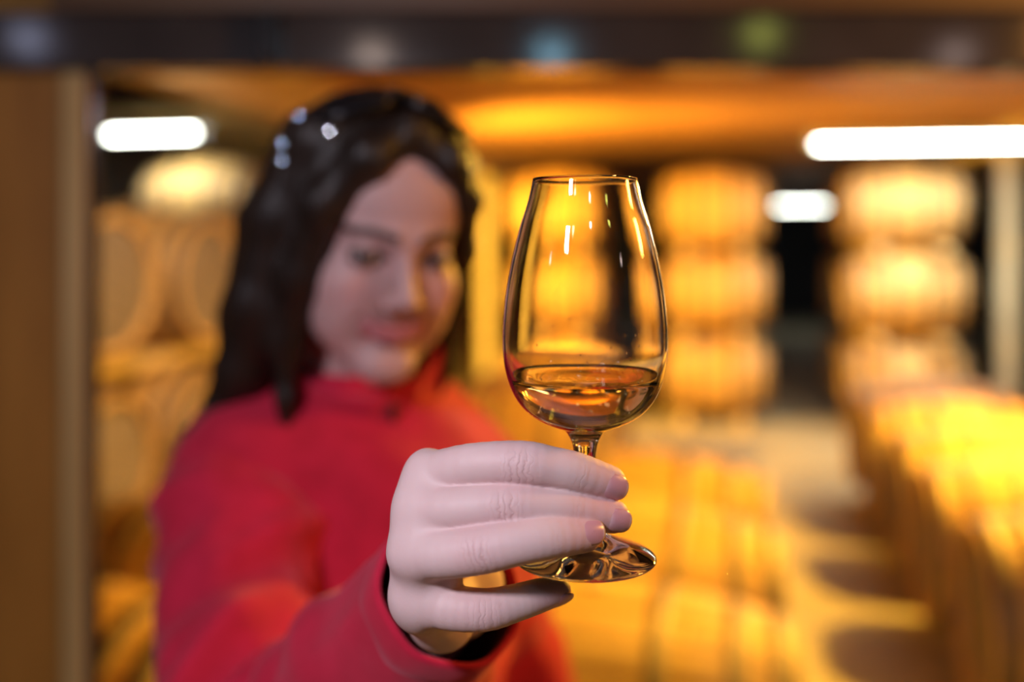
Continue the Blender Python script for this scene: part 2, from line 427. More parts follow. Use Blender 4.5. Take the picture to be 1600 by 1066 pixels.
def bulkhead(loc, label, e, cone=None, color=(1.0,0.52,0.05), aim=None):
    o = empty('bulkhead_lamp', loc); setp(o, label, 'lamp', 'warm bulkhead lamps')
    obj('base', lathe('base', [(0,0.0),(0.075,0.0),(0.075,-0.03),(0.06,-0.035),(0,-0.035)], 24), M['black'], o, False)
    if loc[2] < CEZ-0.01: obj('drop_rod', tube('drop_rod', [(0,0,0),(0,0,CEZ-loc[2])], 0.012, 10), M['black'], o, True)
    obj('globe', lathe('globe', [(0.055,-0.035),(0.06,-0.06),(0.05,-0.09),(0.03,-0.105),(0,-0.11)], 24), M['warm'], o, True)
    lo = (loc[0], loc[1], loc[2]-0.17)
    light('bulkhead_light', 'SPOT' if cone else 'POINT', lo, e*(2.0 if cone else 1.0), color, 0.07, target=aim, spot=cone)
bulkhead((0.50, 2.3, CEZ), 'added warm fill lamp on the ceiling over the floor row behind the hand', 95, 1.2, aim=(0.12, 2.55, 0.5))  # unseen fill spot, added to brighten the tops of the middle row
bulkhead((2.6, 4.3, CEZ), 'added warm fill lamp over the right hand floor row, farther from the window', 85)  # unseen fill lamp, added to brighten the plank ceiling
bulkhead((2.45, 3.6, CEZ), 'warm bulkhead lamp on the ceiling over the right hand floor row', 500, 2.35, aim=(1.3, 3.0, 0.0))
bulkhead((P(610,0,6.3).x, 6.3, 1.90), 'warm bulkhead lamp hung deep in the cellar behind the head of the woman', 680, 2.05, aim=(1.4, 8.3, 1.2))
bulkhead((-0.80, 2.9, CEZ), 'added pale fill lamp on the grey ceiling beside the left rack', 60, 1.5, (1.0,0.74,0.50), aim=(-1.5, 4.0, 1.35))  # unseen paler fill spot, added to light the left rack heads

# ------------------------------------------------------------------ barrels
BL, RH, RB = 0.88, 0.272, 0.335
def brad(x): t = x/(BL/2); return RH+(RB-RH)*(1-t*t)
def barrel_meshes():
    NS, seg_x = 26, 14
    verts, faces = [], []
    offs = [(-0.5, -0.0035), (-0.44, 0.0), (0.0, 0.0012), (0.44, 0.0)]
    na = NS*len(offs); xs = [-BL/2+BL*i/seg_x for i in range(seg_x+1)]
    def ring(x, r, d=True):
        for s in range(NS):
            for o, dr in offs:
                a = 2*math.pi*(s+0.5+o)/NS; rr = r+(dr if d else 0); verts.append((x, rr*math.cos(a), rr*math.sin(a)))
    ring(-BL/2+0.028, RH-0.024, False); ring(-BL/2, RH-0.016, False)
    for x in xs: ring(x, brad(x))
    ring(BL/2, RH-0.016, False); ring(BL/2-0.028, RH-0.024, False)
    nr = len(verts)//na
    for i in range(nr-1):
        for k in range(na):
            k2 = (k+1) % na; faces.append((i*na+k, (i+1)*na+k, (i+1)*na+k2, i*na+k2))
    body = mesh('staves', verts, faces); body.materials.append(M['oak'])
    # one head: boards side by side, joints recessed, clipped to a disc
    def head(sgn):
        v, f = [], []; R = RH-0.020; nb = 7; w = 2*R/nb; x0 = sgn*(BL/2-0.030)
        for b in range(nb):
            y0, y1 = -R+b*w, -R+(b+1)*w; g = 0.0015
            cols = [y0+g, y0+g+0.004, (y0+y1)/2, y1-g-0.004, y1-g]; dx = [-0.004, 0, 0.0006, 0, -0.004]; i0 = len(v)
            for y, d in zip(cols, dx):
                hz = math.sqrt(max(R*R-y*y, 1e-5))
                v += [(x0+sgn*d, y, -hz), (x0+sgn*d, y, hz)]
            for c in range(4):
                q = (i0+2*c, i0+2*c+2, i0+2*c+3, i0+2*c+1); f.append(q if sgn > 0 else q[::-1])
        i0 = len(v); v += [(x0-sgn*0.006, R*math.cos(2*math.pi*k/40), R*math.sin(2*math.pi*k/40)) for k in range(40)]
        f.append(tuple(range(i0, i0+40)) if sgn > 0 else tuple(range(i0, i0+40))[::-1])
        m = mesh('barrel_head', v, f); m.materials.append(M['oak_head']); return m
    hoops = []
    for x, w in ((-0.405,0.05),(-0.31,0.042),(-0.15,0.042),(0.15,0.042),(0.31,0.042),(0.405,0.05)):
        a, b = x-w/2, x+w/2; t = 0.0035
        m = lathe('hoop', [(brad(a)-0.004,a),(brad(a)+t,a),(brad((a+b)/2)+t,(a+b)/2),(brad(b)+t,b),(brad(b)-0.004,b)], 48, axis='X')
        m.polygons.foreach_set('use_smooth', [True]*len(m.polygons)); m.materials.append(M['hoop']); hoops.append(m)
    bung = lathe('bung', [(0,0.012),(0.022,0.012),(0.028,0.006),(0.028,-0.01)][::-1], 20); bung.transform(Matrix.Translation((0,0,RB+0.001))); bung.materials.append(M['bung'])
    return [('staves', body), ('barrel_head', head(1)), ('barrel_head', head(-1))]+[('hoop', h) for h in hoops]+[('bung', bung)]
BM = barrel_meshes()
def barrel(c, label, group, yaw=0.0, spin=0.0):
    e = empty('barrel', c, -TH+yaw); setp(e, label, 'barrel', group)
    for nm, me in BM:
        o = bpy.data.objects.new(nm, me); COL.objects.link(o); o.parent = e
        if nm != 'bung' and spin: o.rotation_euler = (spin, 0, 0)
    return e
def rail(u, w0, w1, z0, z1, label, group='racking rails under the barrels', wd=0.08):
    o = obj('racking_rail', cbox('racking_rail', u-wd/2, u+wd/2, w0, w1, z0, z1, 0.006), M['rail']); setp(o, label, 'rail', group); return o
QR = brad(0.20)+0.0025                                # radius where the rails carry the barrel
def z_tier(t, z0=0.075): return z0+QR+t*(2*QR+0.065)
def uw(p): p = Vector(p); return BX.dot(p), AX.dot(p)
ORD = ['first', 'second', 'third', 'fourth', 'fifth', 'sixth']
def row(u_c, w_list, tiers, name, group, z0=0.075, labelfn=None):
    for t in tiers:
        z = z_tier(t, z0)
        for i, w in enumerate(w_list):
            barrel(cellar(u_c+random.uniform(-0.012,0.012), w, z), labelfn(t, i), group, random.uniform(-0.02,0.02), random.uniform(0,6.28))
        for s, side in ((-0.24, 'left'), (0.24, 'right')):
            tn = {0:'lowest', 1:'middle', 2:'top'}[t]
            zb = z-QR
            rail(u_c+s, w_list[0]-0.42, w_list[-1]+0.42, zb-0.065 if t else zb-z0, zb, f'{side} pale timber rail under the {tn} tier of {name}')
TN = ['bottom', 'middle', 'top']
PITCH = 0.70
# three tall stacks at the back
for (px, D, nm) in ((866, 8.2, 'the stack seen through the glass'), (1115, 7.95, 'the stack right of the glass'), (1424, 7.5, 'the stack beside the right edge post')):
    u, w = uw(P(px, 0, D)); w += RB
    nd = 2 if px == 1115 else 3
    row(u, [w+PITCH*i for i in range(nd)], (0,1,2), nm, 'barrels stacked three high at the back',
        labelfn=lambda t, i, nm=nm: f'{TN[t]} tier barrel of {nm}, ' + ('front one' if i == 0 else f'{ORD[i]} one deep'))
# right hand row on the floor, heads towards the aisle
u, w = uw(P(1518, 0, 2.86)); u += BL/2
row(u, [w+PITCH*i for i in range(5)], (0,), 'the right hand floor row', 'barrels in the right hand floor row',
    labelfn=lambda t, i: f'oak barrel with dark head in the right floor row, {ORD[i]} from the front')
# middle row on the floor, seen from above
u, w = uw((0.63, 2.08, 0)); u -= BL/2
row(u, [w+PITCH*i for i in range(3)], (0,), 'the floor row behind the hand', 'barrels in the floor row behind the hand',
    labelfn=lambda t, i: f'yellow lit floor barrel behind the hand and glass foot, {ORD[i]} from the front')
# far low row left of the middle
u, w = uw((0.52, 5.3, 0)); u -= BL/2
row(u, [w+PITCH*i for i in range(3)], (0,), 'the low far row', 'barrels in the low row behind the glass',
    labelfn=lambda t, i: f'barrel in the low row between woman and glass, {ORD[i]} from the front')
# left rack, two tiers, heads towards the aisle
u, w = uw((-1.54, 3.75, 0)); u -= BL/2
row(u, [w+PITCH*i for i in range(4)], (0,1), 'the left rack', 'barrels on the left rack', z0=0.31,
    labelfn=lambda t, i: f'oak barrel on the {("lower","upper")[t]} tier of the left rack, {ORD[i]} from the window frame')
# left floor barrels nearest the window
u, w = uw((-0.70, 1.98, 0)); u -= BL/2
row(u, [w+0.12, w+0.12+0.78], (0,), 'the pair by the left window frame', 'floor barrels by the left window frame',
    labelfn=lambda t, i: ('oak barrel on the floor at bottom left beside the window frame', 'floor barrel between the woman and the window frame, behind the nearest one')[i])
# tall stack far left behind the rack, lit pale by the lamp
u, w = uw(P(330, 0, 7.3))
row(u, [w], (0,1,2), 'the far left stack', 'barrels stacked at the far left', labelfn=lambda t, i: f'oak barrel on the {TN[t]} tier of the far left stack under the lamp')

# ------------------------------------------------------------------ lamps of the tasting room (mirrored in the dark lintel)
def pendant(loc, glow, label, strength):
    e = empty('pendant_lamp', loc); setp(e, label, 'lamp', 'pendant lamps of the tasting room')
    m = emit('pendant_glow', glow, strength)
    obj('shade', lathe('shade', [(0.02,0.10),(0.03,0.10),(0.085,0.0),(0.08,0.0),(0.02,0.095)], 28), M['black'], e, True)
    obj('bulb', lathe('bulb', [(0,0.07),(0.03,0.055),(0.048,0.01),(0.04,-0.03),(0.02,-0.05),(0,-0.055)][::-1], 20), m, e, True)
    obj('cord', tube('cord', [(0,0,0.10),(0,0,2.75-loc[2])], 0.004, 8), M['black'], e)
def mirror_spot(x, y, Dv): q = P(x, y, Dv); return (q.x, 2*(WY-0.045)-Dv, q.z)
pendant(mirror_spot(862, 80, 3.6), (0.35,0.75,1.0), 'pendant lamp with a pale blue bulb behind the photographer', 26)
pendant(mirror_spot(582, 82, 3.6), (1.0,0.75,0.62), 'pendant lamp with a pinkish bulb behind the photographer', 20)
pendant(mirror_spot(1190, 48, 3.4), (0.75,0.85,0.15), 'pendant lamp with a yellow green bulb behind the photographer', 14)
pendant(mirror_spot(1492, 80, 3.6), (0.95,0.72,0.66), 'pendant lamp with a pinkish bulb at the far right behind the photographer', 12)
pendant(mirror_spot(45, 55, 3.4), (0.60,0.65,0.95), 'pendant lamp with a lilac bulb at the far left behind the photographer', 14)

# ------------------------------------------------------------------ tasting glass
GD = 0.380; GX = (914-800)/FPX*GD
def gz(y): return CAMZ-(y-HOR)/FPX*GD
S = GD/FPX
outer = [(82,281),(87,305),(93,327),(101,352),(110,388),(118,425),(124,462),(127.5,495),(129,522),(128,552),(123.5,582),(116,606),(104,628),(88,645),(70,656.5),(52,664.5),(38,669.5),(30,674.5),(25.5,681),(22,688),(19,697),(17,712),(16,735),(15.5,765),(16,790),(18,808),(23,822),(33,833),(50,842),(72,851),(92,859),(104,864.5),(110,868.5),(111,871),(109.5,873),(104,874)]
def cr_spline(pts, m):
    pts = [np.array(p, float) for p in pts]; out = []
    for i in range(len(pts)-1):
        p0, p1, p2, p3 = pts[max(i-1,0)], pts[i], pts[i+1], pts[min(i+2, len(pts)-1)]
        for k in range(m):
            t = k/m; out.append(0.5*((2*p1)+(-p0+p2)*t+(2*p0-5*p1+4*p2-p3)*t*t+(-p0+3*p1-3*p2+p3)*t**3))
    out.append(pts[-1]); return out
op = [(r*S, gz(y)) for r, y in cr_spline(outer, 4)]
Z0 = gz(874)
wall = 0.0011
inner_pts = [(r-wall/S*(1.0 if y < 560 else 1.0+(y-560)/70.0), y-(0 if y < 560 else (y-560)*0.06)) for r, y in outer[:15]]
inner_pts[0] = (outer[0][0]-wall/S, 281.0)
inner_pts += [(26, 651.5), (0, 653.5)]
ip = [(max(r, 0)*S, gz(y)) for r, y in cr_spline(inner_pts, 4)]; ip[-1] = (0.0, ip[-1][1])
rim = []
r_o, r_i = op[0][0], ip[0][0]; rm = (r_o+r_i)/2; hw = (r_o-r_i)/2
for k in range(1, 6):
    a = math.pi*k/6; rim.append((rm-hw*math.cos(a), op[0][1]+hw*math.sin(a)))
# one continuous profile: inside bottom -> rim -> outside -> foot -> underside
prof = ip[::-1]+rim[::-1]+op+[(60*S, gz(873.0)), (20*S, gz(871.0)), (0.0, gz(870.6))]
prof = [(r, z-Z0) for r, z in prof]
pn = []
for i, (r, z) in enumerate(prof):
    a = prof[max(i-1,0)]; b = prof[min(i+1,len(prof)-1)]; d = np.array([b[0]-a[0], b[1]-a[1]]); d /= np.linalg.norm(d)+1e-12
    pn.append((-d[1]*-1*-1, d[0]) if False else (-d[1], d[0]))
glass = empty('tasting_glass', (GX, GD, Z0)); setp(glass, 'clear stemmed tasting glass with a little amber spirit held up by the woman', 'glass')
NG = 96
def profile_part(name, i0, i1):
    me = lathe(name, prof[i0:i1+1], NG)
    o = obj(name, me, M['glass'], glass, True)
    # shared normals over the joints, so that the pieces read as one blown glass
    nr = [None]*len(me.vertices)
    co = [v.co for v in me.vertices]
    k = 0
    for (r, z), nn in zip(prof[i0:i1+1], pn[i0:i1+1]):
        cnt = 1 if r < 1e-7 else NG
        for j in range(cnt):
            a = 2*math.pi*j/NG
            nr[k] = (0,0,1 if nn[1] > 0 else -1) if cnt == 1 else (nn[0]*math.cos(a), nn[0]*math.sin(a), nn[1]); k += 1
    # orient like the faces
    f = me.polygons[len(me.polygons)//2]; vn = Vector(nr[f.vertices[0]])
    if f.normal.dot(vn) < 0:
        nr = [tuple(-c for c in q) for q in nr]
    me.normals_split_custom_set_from_vertices(nr)
    return o
i_stem0 = next(i for i in range(len(ip)+len(rim), len(prof)) if prof[i][1]+Z0 <= gz(681))
i_foot0 = next(i for i in range(i_stem0, len(prof)) if prof[i][1]+Z0 <= gz(808))
# the lathe makes (A[k],A[k2],B[k2],B[k]); going inside-bottom -> rim -> outside the faces must look out of the glass
parts = [profile_part('bowl', 0, i_stem0), profile_part('stem', i_stem0, i_foot0), profile_part('foot', i_foot0, len(prof)-1)]
def volume_sign():
    v = 0.0
    for o in parts:
        for f in o.data.polygons: v += f.center.dot(f.normal)*f.area
    return v
if volume_sign() < 0:
    for o in parts:
        nr = [tuple(-c for c in v.vector) for v in o.data.corner_normals]
        o.data.flip_normals()
        pv = {}
        for lp, v in zip(o.data.loops, o.data.corner_normals): pv[lp.vertex_index] = v.vector.copy()

# drink: its skin lies inside the glass wall, flat surface on top with a small meniscus
LV = 590.0
lo_pts = []
for (ro, zo), (ri, zi) in []: pass
ipz = sorted([(z, r) for r, z in ip])
zs = np.array([z for z, r in ipz]); rs = np.array([r for z, r in ipz])
def r_in(z): return float(np.interp(z, zs, rs))
zl = gz(LV); zb = zs[0]-0.0004
lp = [(0.0, zb)]+[(r_in(z)+0.00025, z-0.0002) for z in np.linspace(zs[0]+0.0002, zl-0.0008, 26)]
lp += [(r_in(zl)+0.00025, zl+0.0009), (r_in(zl)-0.0004, zl+0.0005), (r_in(zl)-0.0012, zl+0.0001), (r_in(zl)-0.0026, zl), (0.010, zl), (0.0, zl)]
dm = lathe('drink', [(r, z-Z0) for r, z in lp], NG)
drink = obj('drink', dm, M['spirit'], None, True); drink.location = (GX, GD, Z0)
bm = bmesh.new(); bm.from_mesh(dm); bmesh.ops.recalc_face_normals(bm, faces=bm.faces); bm.to_mesh(dm); bm.free()
setp(drink, 'amber spirit filling the bottom of the tasting glass', 'drink')

rd = random.Random(5); bmd = bmesh.new()
for k in range(46):
    y = rd.uniform(500, 584); a = rd.uniform(0, 2*math.pi); z = gz(y); r = r_in(z); q = rd.uniform(0.15, 0.42)*0.001
    m4 = Matrix.Rotation(a, 4, 'Z') @ Matrix.Translation((r-0.0001, 0, z-Z0)) @ Matrix.Diagonal((0.5, 1, rd.uniform(1.0, 1.5), 1))
    bmesh.ops.create_icosphere(bmd, subdivisions=2, radius=q, matrix=m4)
dr = obj('droplets', bm_mesh('droplets', bmd), M['glass'], glass, True); dr['kind'] = 'stuff'

# ------------------------------------------------------------------ the woman
# --- hand (millimetres)
def H(x, y, D, r): q = P(x, y, D)*1000; return (np.array(q, np.float32), float(r))
FINGERS = [
 [H(674,745,.380,9.4), H(735,728,.3675,8.4), H(815,725,.3625,8.6), H(862,731,.3630,7.8), H(900,739,.3650,7.7), H(952,755,.3700,6.7)],
 [H(658,797,.372,9.6), H(715,795,.3620,8.3), H(793,789,.3590,8.4), H(848,792,.3600,7.7), H(892,796,.3630,7.6), H(958,807,.3690,6.4)],
 [H(651,862,.368,9.6), H(692,866,.3580,8.9), H(754,858,.3530,8.9), H(812,847,.3520,8.2), H(862,839,.3545,7.9), H(913,834,.3605,6.9)],
 [H(654,930,.374,9.4), H(700,948,.3680,8.6), H(757,953,.3660,7.8), H(806,942,.3695,6.9), H(842,931,.3745,6.4), H(871,923,.3790,5.5)],
]
ELB = np.array((-140., 625., 1165.), np.float32); WR = np.array((-28., 460., 1337.), np.float32)
PALM = [(H(674,745,.382,9.4), H(690,800,.450,15)), (H(658,797,.374,9.4), H(690,835,.455,15)), (H(651,862,.370,9.4), H(690,872,.455,15)),
        (H(654,930,.376,9.2), H(697,915,.450,15)), (H(664,948,.380,11), H(690,963,.415,13)), (H(690,963,.415,13), H(706,930,.455,17)),
        (H(678,750,.388,8.0), H(664,797,.382,8.2)), (H(664,797,.382,8.2), H(658,862,.378,8.2)), (H(658,862,.378,8.2), H(660,932,.382,8.4)), (H(690,884,.3690,7.5), H(694,924,.3720,7.5)),
        (H(664,795,.400,12), H(660,895,.400,11.5)), (H(690,810,.450,15), H(700,900,.452,18)), (H(697,860,.452,18), (WR, 22.0)), ((WR, 22.0), (WR*0.55+ELB*0.45, 27.0))]
THUMB = [H(712,850,.450,14), H(788,806,.428,10), H(862,783,.4030,8.8), H(908,773,.3930,7.8)]
def smooth_chain(ch, m=4):
    q = cr_spline([np.array([*c, r]) for c, r in ch], m)
    return [(np.array(a[:3], np.float32), float(a[3])) for a in q]
FSM = [smooth_chain(c) for c in FINGERS]; TSM = smooth_chain(THUMB, 5)
def hand_f(p):
    x = p[:, 0]; t = np.clip((x+22)/-16.0, 0, 1); k = 0.9+7.5*t*t*(3-2*t)      # soft webs at the knuckles, crisp between the fingers
    f = None
    for ch in FSM:
        g = chain(p, ch, 0.3); f = g if f is None else smin(f, g, k)
    pal = None
    for a, b in PALM:
        g = seg(p, a[0], b[0], a[1], b[1]); pal = g if pal is None else smin(pal, g, 8.0)
    f = smin(f, pal, k)
    th = chain(p, TSM, 0.5); th = smin(th, seg(p, THUMB[0][0], THUMB[1][0], 13, 11), 6)
    pal2 = smin(f, th, np.maximum(k, 1.0))
    # little folds: webbing between index metacarpal and thumb
    return pal2
Vh, Fh = surface_nets(hand_f, (-75, 332, 1262), (52, 508, 1442), 0.8)
Nh = grad(hand_f, Vh, 0.4)
crease = np.zeros((len(Vh), 3), np.float32)
for ci, ch in enumerate(FINGERS):
    for (j, wd, amp) in ((2, 5.0, 0.8), (4, 2.6, 0.30)):
        c = ch[j][0]; a0 = ch[max(j-1,0)][0]; a1 = ch[min(j+1,5)][0]; ax = (a1-a0)/np.linalg.norm(a1-a0)
        amp = amp*(0.6 if ci == 3 else 1.0); q = Vh-c; u = q @ ax; lat = np.linalg.norm(q-u[:, None]*ax, axis=1)
        w = amp*np.exp(-(u/wd)**2)*np.clip(-Nh[:, 1]*1.6-0.2, 0, 1)*(lat < ch[j][1]*1.45)
        w = w*np.exp(-(np.abs(q[:,2])/(ch[j][1]*0.72))**3); m = w > crease[:, 2]; crease[m, 0] = u[m]; crease[m, 2] = w[m]
SKIN = np.array((0.62, 0.455, 0.445)); PINK = np.array((0.61, 0.35, 0.36))
tint_h = np.tile(SKIN, (len(Vh), 1))
for ch in FINGERS:                              # rosier tips and knuckles
    d = np.linalg.norm(Vh-ch[5][0], axis=1); w = np.clip(1-(d-4)/14, 0, 1)[:, None]*0.75; tint_h = tint_h*(1-w)+PINK*w
    d = np.linalg.norm(Vh-ch[2][0], axis=1); w = np.clip(1-(d-6)/9, 0, 1)[:, None]*0.30; tint_h = tint_h*(1-w)+PINK*w

# --- head (millimetres, local: x to the right of the picture, y forward out of the face, z up, origin between the eyes' level)
def head_f(p):
    X = np.abs(p[:, 0]); q = p.copy(); q[:, 0] = X                             # symmetric head
    f = ell(q, (0,-12,38), (74,94,78))
    f = smin(f, ell(q, (0,26,-26), (57,56,80)), 22)
    f = smin(f, ell(q, (0,48,44), (56,40,50)), 18)
    f = smin(f, seg(q, (50,2,-58), (12,66,-97), 17, 15), 18)
    f = smin(f, sph(q, (0,70,-99), 15), 14)
    f = smin(f, sph(q, (36,53,-31), 26), 18)                                   # smiling cheeks
    f = smin(f, sph(q, (30,66,-48), 12), 14)
    f = smin(f, sph(q, (34,44,-62), 24), 20)
    f = smin(f, seg(q, (8,84,17), (36,72,18), 9, 7), 12)                       # brow
    f = smax(f, -ell(q, (31,96,0), (17,16,12)), 9)                             # eye sockets
    f = smin(f, sph(q, (31,71.5,-1), 13.6), 3)                                 # lids
    f = smax(f, -ell(q, (31,86,-1.5), (11.5,12,2.4)), 1.5)                     # lid opening
    f = smin(f, seg(q, (0,84,6), (0,99,-30), 6.5, 8.5), 9)                     # nose
    f = smin(f, sph(q, (0,100,-33), 8.8), 6)
    f = smin(f, sph(q, (11,91,-38), 7), 5)
    f = smax(f, -sph(q, (5.5,97,-43.5), 3.2), 3)
    f = smin(f, chain(q, [((0,87.5,-62),4.2), ((14,84.5,-61),3.6), ((32,72,-54),2.0)], 2), 5)     # upper lip
    f = smin(f, chain(q, [((0,86,-71),4.8), ((14,82.5,-68.5),4.2), ((31,72,-56),2.0)], 2), 5)       # lower lip
    f = smax(f, -chain(q, [((0,95,-66.2),1.6), ((13,90,-65),1.8), ((33,76,-55),1.8)], 1), 2)    # mouth line
    f = smax(f, -seg(q, (27,86,-42), (35,80,-60), 2.0, 1.5), 6)                # smile fold
    f = smin(f, ell(q, (76,-8,-10), (7,17,29)), 5)                             # ears
    f = smin(f, seg(q, (0,-26,-60), (0,-46,-175), 50, 55), 22)                 # neck
    return f
HEADC = P(584, 370, 0.836); SC = 0.001*0.96
yaw, pitch, roll = math.radians(27), math.radians(-13), math.radians(2.5)
# local y (forward) must look at the camera (-Y): local x -> picture right would mirror, so use a proper rotation and keep x flipped by symmetry
Rh = Matrix.Rotation(yaw, 4, 'Z') @ Matrix.Rotation(roll, 4, 'Y') @ Matrix.Rotation(-pitch, 4, 'X') @ Matrix.Rotation(math.pi, 4, 'Z')
MH = Matrix.Translation(HEADC) @ Rh @ Matrix.Scale(SC, 4)
def xf(Mx, V): A = np.array(Mx); return V @ A[:3,:3].T+A[:3,3]

# --- trunk and arms under the clothes (metres), coarse
RS, LS = np.array((-.232,.835,1.300)), np.array((-.055,1.02,1.225))
NECK = np.array(xf(MH, np.array([[0,-46,-172.0]])))[0]
E_M, W_M = ELB/1000, WR/1000
CH = (RS+LS)/2; HIP = np.array((-0.19, 1.03, 0.90))
LE, LW = np.array((.015,1.10,.98)), np.array((.03,1.00,.77))
def trunk_f(p):
    f = seg(p, RS, LS, .05, .05)
    f = smin(f, seg(p, CH+(0,0,-.05), HIP, .11, .125), .06)
    f = smin(f, seg(p, CH+(0,0,.0), NECK+(0,0,.02), .06, .055), .05)
    f = smin(f, chain(p, ARM, .01), .03)
    f = smin(f, chain(p, [(LS,.05),(LE,.038),(LW,.027),(LW+(-.01,-.05,-.10),.022)], .02), .03)
    return f
# sleeve of the raised arm: swept tube with folds, turned in at the cuff
def bez(a, b, c, t): return a*(1-t)**2+b*2*t*(1-t)+c*t*t
RSv, Ev, Wv = Vector(RS), Vector(E_M), Vector(W_M)
CUFF = Wv+(Wv-Ev).normalized()*(-0.004)
ctrl = [RSv+Vector((0.03,0.03,0.02)), RSv, RSv.lerp(Ev,0.5)+Vector((-.02,-.01,-.015)), Ev.lerp(RSv,0.12)+Vector((-.012,.0,-.012)), Ev.lerp(CUFF,0.14), Ev.lerp(CUFF,0.5)+Vector((0,.0,-.002)), CUFF]
cpts = [Vector(q) for q in cr_spline([np.array(c) for c in ctrl], 22)]
ARM = [(np.array(cpts[i]), float(np.interp(i/(len(cpts)-1), [0,.33,.66,1], [.045,.040,.032,.024]))) for i in range(18, len(cpts), 13)]
MHI = MH.inverted()
def body_f(p):
    f = trunk_f(p); m = (p[:,2] > 1.24) & (np.abs(p[:,0]-HEADC.x) < .2) & (np.abs(p[:,1]-HEADC.y) < .25)
    if m.any():
        g = head_f(xf(MHI, p[m]).astype(np.float32))*SC
        f = f.astype(np.float32); f[m] = smin(f[m], g, .022)
    return f
Vt, Ft = surface_nets(body_f, (-.40,.516,.60), (.14,1.24,1.66), .0030)
Vn = xf(MHI, Vt)
tint_n = np.tile(np.array((0.46,0.295,0.280)), (len(Vn), 1)); xn, yn, zn = np.abs(Vn[:,0]), Vn[:,1], Vn[:,2]  # face skin darker than the hand: its shade is put into the tint
def tintmix(w, c):
    global tint_n
    w = np.clip(w, 0, 1)[:, None]; tint_n = tint_n*(1-w)+np.array(c)*w
tintmix(0.45*np.exp(-(((xn-38)/18)**2+((zn+32)/16)**2))*(yn > 30), (0.50,0.22,0.21))
for zc, a in ((-62, 5.5), (-71.5, 6.0)):
    zz = zc+6.0*(xn/29)**2
    tintmix(1.6*np.exp(-((zn-zz)/(a*0.8))**4)*(xn < 30)*(yn > 66), (0.38,0.13,0.14))
brow_z = 17+4*np.sin(np.clip((xn-10)/40, 0, 1)*2.6)
tintmix(1.3*np.exp(-((zn-brow_z)/3.4)**4)*(xn > 10)*(xn < 50)*(yn > 40), (0.03,0.018,0.014))
ed = ((xn-31)/15)**2+((zn+1)/6.5)**2
tintmix((ed < 1.5)*(yn > 70)*0.85, (0.055,0.03,0.026))
tint_n[Vn[:,2] < -150] = SKIN
allV = np.concatenate([Vh*0.001, Vt]); allF = np.concatenate([Fh, Ft+len(Vh)])
tint = np.concatenate([tint_h, tint_n]); crease_all = np.concatenate([crease, np.zeros((len(Vt),3))])
bm_me = fast_mesh('person', allV, allF)
a = bm_me.attributes.new('tint', 'FLOAT_COLOR', 'POINT'); a.data.foreach_set('color', np.concatenate([tint, np.ones((len(tint),1))], 1).astype(np.float32).ravel())
a = bm_me.attributes.new('crease', 'FLOAT_VECTOR', 'POINT'); a.data.foreach_set('vector', crease_all.astype(np.float32).ravel())
bm = bmesh.new(); bm.from_mesh(bm_me); bmesh.ops.recalc_face_normals(bm, faces=bm.faces)
bm.verts.ensure_lookup_table()
be = [e for e in bm.edges if e.is_boundary]
def loop_of(test): return [e for e in be if all(test(v) for v in e.verts)]
nh = len(Vh)
l1 = loop_of(lambda v: v.index < nh); l2 = loop_of(lambda v: v.index >= nh)
try: bmesh.ops.bridge_loops(bm, edges=l1+l2)
except Exception as ex: print('bridge', ex, len(l1), len(l2))
bm.to_mesh(bm_me); bm.free()
person = obj('person', bm_me, M['skin'], None, True)
setp(person, 'smiling dark haired woman in a red jacket holding a tasting glass towards the camera', 'person')

# nails
def nail(ch, dors, length, width, shift, tilt):
    c = Vector(ch[-1][0]); ax = (Vector(ch[-1][0])-Vector(ch[-2][0])).normalized()
    d = Vector(dors); d = (d-ax*d.dot(ax)).normalized(); sd = ax.cross(d)
    ax2 = (ax*math.cos(tilt)-d*math.sin(tilt)); d2 = d*math.cos(tilt)+ax*math.sin(tilt)
    o0 = c+d2*(ch[-1][1]+0.12)+ax2*shift
    nr, nc = 8, 32; v, f, col = [], [], []
    for i in range(nr+1):
        rho = i/nr
        for k in range(nc):
            a = 2*math.pi*k/nc; ca, sa = math.cos(a), math.sin(a); ex = 0.72
            u = length*rho*math.copysign(abs(ca)**ex, ca); w = width*rho*math.copysign(abs(sa)**ex, sa); t = w/width
            h = -(w*w)/(2*6.0)-0.016*u*u-0.35*rho**4*(1 if ca < 0.35 else 0.2)
            v.append((o0+ax2*u+sd*w+d2*h)*0.001)
            tip = max(0, min(1, (u/length-0.80+0.10*t*t)/0.10)); lun = max(0, min(1, (-u/length-0.55-0.3*t*t)/0.25))
            b = np.array((0.52,0.26,0.30))*(1-tip)+np.array((0.78,0.68,0.68))*tip; b = b*(1-lun*0.4)+np.array((0.66,0.46,0.46))*lun*0.4; col.append((*b, 1))
    for i in range(nr):
        for k in range(nc): k2 = (k+1) % nc; f.append((i*nc+k, (i+1)*nc+k, (i+1)*nc+k2, i*nc+k2))
    m = mesh('fingernail', v, f); a = m.attributes.new('tint', 'FLOAT_COLOR', 'POINT'); a.data.foreach_set('color', np.array(col, np.float32).ravel())
    o = obj('fingernail', m, M['nail'], person, True)
    md = o.modifiers.new('solid', 'SOLIDIFY'); md.thickness = 0.0003; md.offset = 0
nail(FINGERS[0], (0.30,-1,-0.08), 5.6, 4.9, -0.7, 0.13)
nail(FINGERS[1], (0.35,-1,-0.10), 5.2, 4.6, -0.5, 0.14)
nail(FINGERS[2], (0.10,-1,0.42), 5.6, 4.9, -0.6, 0.12)
nail(FINGERS[3], (0.30,-0.8,-0.75), 4.8, 4.0, -0.4, 0.12)
nail(THUMB, (0.2,1,0.1), 6.4, 5.6, -0.6, 0.13)

